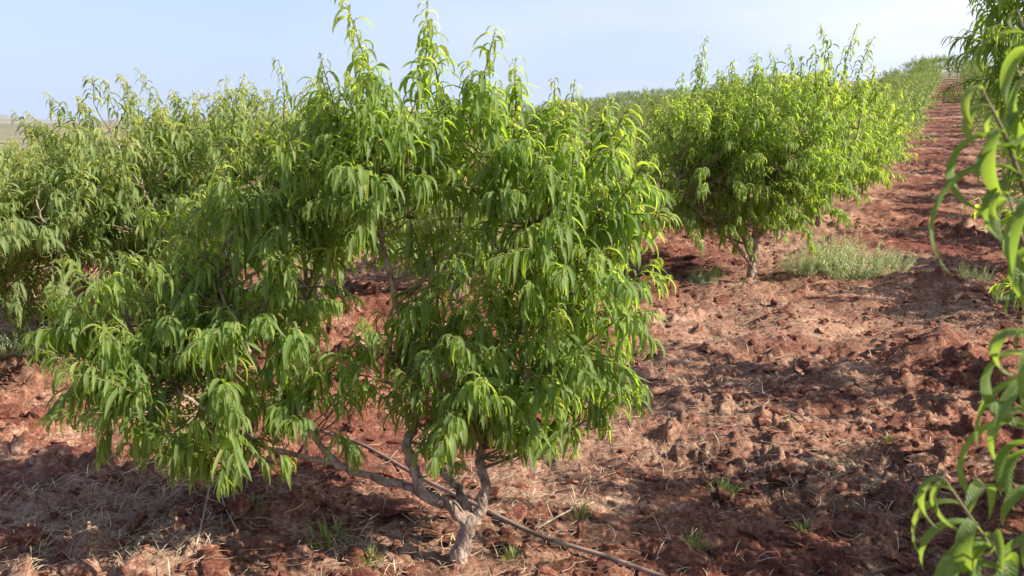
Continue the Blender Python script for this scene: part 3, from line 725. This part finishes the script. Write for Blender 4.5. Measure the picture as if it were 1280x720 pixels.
# ------------------------------------------------------------------ straw and litter (stuff)
def straw(n, seed):
    rng = np.random.default_rng(seed); V = []; k = 0
    tb = Tubes(); P = []
    r = 1.8+12*rng.random(n*12)**1.3; a = rng.uniform(-0.62, 0.66, n*12); X, Y = r*np.sin(a), r*np.cos(a)
    ok = rng.random(n*12) < litter_at(X, Y)*1.3+0.05
    P = np.stack([X[ok], Y[ok]], -1)[:n]
    P = np.array(P); m = 4; par = []
    for x, y in P:
        L = rng.uniform(0.02, 0.12); a = rng.random()*6.28; q = np.linspace(-0.5, 0.5, m)*L; bend = rng.normal(0, 0.25)
        par.append((L, a, q, bend))
    GX = np.concatenate([x+p[2]*math.cos(p[1]) for (x, y), p in zip(P, par)]); GY = np.concatenate([y+p[2]*math.sin(p[1]) for (x, y), p in zip(P, par)])
    GZ = ground_z(GX, GY)
    for ip, (x, y) in enumerate(P):
        L, a, q, bend = par[ip]
        xs = x+q*math.cos(a)-bend*q*q/L*math.sin(a)*2; ys = y+q*math.sin(a)+bend*q*q/L*math.cos(a)*2
        zs = GZ[ip*4:ip*4+4].max()+0.004+rng.random()*0.012+q*rng.normal(0, 0.18)
        tb.add(np.stack([xs, ys, zs], -1), np.full(m, rng.uniform(0.0006, 0.0017)), 3)
    o = tb.build("dry_straw", M['straw']); tag(o, kind="stuff", label="pale dry straw and grass litter on the red soil", cat="straw")
straw(6500, 3)
def dry_tufts(spots, seed):
    lv = Leaves(); rng = np.random.default_rng(seed)
    for px, py, rad, n in spots:
        cx, cy = on_ground(px, py)
        XX = cx+rng.normal(0, rad, n); YY = cy+rng.normal(0, rad*0.7, n); ZZ = ground_z(XX, YY)
        for x, y, z in zip(XX[:int(n*0.7)], YY, ZZ):
            a = rng.random()*6.28; el = rng.uniform(0.1, 1.2); L = rng.uniform(0.03, 0.11)
            lv.add((x, y, z), (math.cos(a)*math.cos(el), math.sin(a)*math.cos(el), math.sin(el)), L, 0.0035, -1.0*rng.random(), 0.5, 0, rng.random(), 1.2)
    o = lv.build("dry_grass", M['straw'], None, nseg=3); tag(o, kind="stuff", label="dry bleached grass lying over the soil", cat="dry grass")
dry_tufts([(50, 650, 0.20, 330), (130, 690, 0.22, 330), (20, 710, 0.15, 170), (230, 640, 0.12, 90), (210, 700, 0.15, 130), (440, 705, 0.10, 110), (560, 700, 0.08, 50),
           (900, 490, 0.3, 120), (960, 600, 0.3, 120), (1050, 560, 0.3, 110), (820, 560, 0.2, 130), (980, 385, 0.6, 260), (1180, 400, 0.4, 200), (700, 620, 0.2, 60),
           (1130, 620, 0.25, 90), (870, 340, 0.4, 120), (1000, 470, 0.4, 120), (30, 450, 0.3, 120), (880, 700, 0.2, 60)], 9)

# ------------------------------------------------------------------ weeds
def weed_mesh(seed, h, rad, n, blade, mat, name="weed", feather=True):
    lv = Leaves(); tb = Tubes(); rng = np.random.default_rng(seed)
    for k in range(n):
        a = rng.random()*6.28; q = rad*math.sqrt(rng.random())*0.75
        b = np.array([math.cos(a)*q, math.sin(a)*q, -0.01])
        lean = np.array([math.cos(a)*q*0.8+rng.normal(0, 0.06*h), math.sin(a)*q*0.8+rng.normal(0, 0.06*h), h*rng.uniform(0.5, 1.0)*(1-0.5*(q/rad)**2)])
        if feather:
            shoot(lv, tb, b, lean, np.linalg.norm(lean), rng, leaf=blade, spacing=blade*0.22, droop=0.1, young=0.4, r0=0.002, sides=3, wratio=0.16)
        else:
            L = np.linalg.norm(lean); d = lean/L
            lv.add(b, d, L, blade, rng.uniform(-0.8, 0.9), 0.4, rng.random()*0.6, rng.random(), 1.5)
    root = empty(name)
    if tb.V: tb.build("stems", M['weed_green'], root)
    lv.build("foliage", M[mat], root, nseg=3)
    return root
def put(o, px, py, lb, group=None, s=1, name=None):
    x, y = on_ground(px, py); o.location = (x, y, gz(x, y)); o.scale = (s, s, s); o.rotation_euler = (0, 0, rs.random()*6)
    tag(o, lb, "weed", group)
W1 = weed_mesh(1, 0.56, 0.32, 75, 0.050, 'weed_grey', "feathery_weed")
put(W1, 1058, 352, "big feathery grey-green weed right of the forked trunk", "feathery weeds round the second tree")
def cp(o, *a, **k):
    c = copy_tree(o); put(c, *a, **k); return c
cp(W1, 1035, 346, "thin upright grey-green weed at the near left edge of the big feathery weed", "feathery weeds round the second tree", s=0.8)
cp(W1, 1092, 352, "ragged grey-green weed hugging the right flank of the big feathery weed", "feathery weeds round the second tree", s=0.7)
cp(W1, 1000, 350, "smaller grey-green weed between the forked trunk and the big feathery weed", "feathery weeds round the second tree", s=0.55)
cp(W1, 1120, 340, "low grey-green weed at the right side of the big feathery weed", "feathery weeds round the second tree", s=0.5)
cp(W1, 880, 352, "low weed tuft left of the forked trunk", "feathery weeds round the second tree", s=0.42)
cp(W1, 30, 458, "pale green low weed patch on bare soil at the left edge", "feathery weeds round the second tree", s=0.5)
cp(W1, 1215, 352, "flat pale weed behind the curling leaves at the right", "feathery weeds round the second tree", s=0.5)
x_, y_ = on_ground(1192, 128)
bush = copy_tree(protos_far[1]); bush.location = (x_, y_, gz(x_, y_)-0.35); bush.scale = (0.75, 0.75, 0.5)
tag(bush, "low dark bush standing alone in the alley far uphill", "bush"); del bush["group"]
W2 = weed_mesh(2, 0.13, 0.07, 26, 0.011, 'weed_green', "grass_tuft", False)
put(W2, 905, 620, "small green weed in the lower shadow right of the front tree", "small green weeds on the soil", s=0.9)
for px, py, s, lb in ((865, 680, 0.8, "small green sprout at the bottom, right of the pipe"), (410, 690, 1.1, "green and straw grass tuft left of the front trunk"), (460, 712, 0.8, "low grass tuft at the bottom edge left of the front trunk"),
                      (1005, 660, 0.6, "tiny green weed in the lower right soil"), (1030, 300, 1.0, "grass tuft on the bare alley above the feathery weed"), (1160, 345, 1.2, "green tuft right of the feathery weeds"),
                      (895, 345, 1.3, "upright green tuft just left of the forked trunk"), (320, 665, 0.6, "small sprout by the bare twig at the bottom left"), (985, 530, 0.6, "thin green sprout amid straw right of the front tree"),
                      (725, 650, 0.7, "small tuft on the far side of the pipe"), (1110, 560, 0.5, "tiny tuft left of the near curling leaves"), (640, 700, 0.6, "tuft right of the front trunk's foot")):
    cp(W2, px, py, lb, "small green weeds on the soil", s=s)

# ------------------------------------------------------------------ irrigation pipe and dead twigs
def ground_path(pix, lift, n=8):
    P = []
    for px, py in pix:
        x, y = on_ground(px, py); P.append((x, y, 0))
    P = smooth_path(P, n); P[:, 2] = ground_z(P[:, 0], P[:, 1]); z = P[:, 2].copy()
    for i in range(len(z)): P[i, 2] = z[max(0, i-3):i+4].mean()+lift-0.002
    return P
tb = Tubes(); pp = ground_path([(400, 545), (450, 570), (520, 608), (600, 643), (680, 676), (760, 702), (860, 738), (960, 775)], 0.024, 10)
for _ in range(30): pp[1:-1, 2] = (pp[:-2, 2]+pp[1:-1, 2]+pp[2:, 2])/3
pp[:, 2] += 0.006
tb.add(pp, np.full(len(pp), 0.0090), 10); o = tb.build("irrigation_pipe", M['pipe'])
tag(o, "dark weathered irrigation pipe lying on the soil behind the front trunk", "pipe")
def twig(pix, r, lb, lifts, br=()):
    x0, y0 = on_ground(*pix[0]); tb = Tubes(); P = []
    for (px, py), lf in zip(pix, lifts):
        x, y = on_ground(px, py) if lf < 0.5 else (x0, y0)
        P.append((x, y, gz(x, y)+lf))
    P = np.array(P); q = smooth_path(P, 5); tb.add(q, np.linspace(r, r*0.4, len(q)), 5)
    rng = np.random.default_rng(int(px)); 
    for k in range(3):
        i = rng.integers(2, len(q)-2); d = rng.normal(0, 1, 3)*0.04; d[2] = abs(d[2])
        tb.add(np.array([q[i], q[i]+d*0.6, q[i]+d*1.1+rng.normal(0, .006, 3)]), [r*0.6, r*0.5, r*0.3], 4)
    o = tb.build("dead_twig", M['dry_twig']); tag(o, lb, "twig", "dead twigs on the ground")
twig([(245, 712), (262, 660), (268, 650)], 0.004, "thin bare twig standing up at the bottom left below the front tree", [0.0, 0.03, 0.10])
twig([(150, 615), (200, 590), (260, 575)], 0.004, "long thin twig lying in the left shadow", [0.01, 0.03, 0.02])
twig([(672, 662), (705, 652), (742, 640)], 0.005, "forked dry stick right of the front trunk beyond the pipe", [0.01, 0.03, 0.04])
twig([(300, 690), (280, 660), (285, 640)], 0.004, "knobbly dead sprig beside the upright bare twig", [0.0, 0.03, 0.06])
twig([(905, 495), (940, 488), (975, 500)], 0.004, "pale dry stick on soil right of the front tree's crown", [0.02, 0.03, 0.01])
twig([(460, 660), (490, 650), (520, 664)], 0.004, "dry stick lying left of the front trunk", [0.01, 0.02, 0.01])
print("objects", len(bpy.data.objects), "faces", sum(len(m.polygons) for m in bpy.data.meshes))
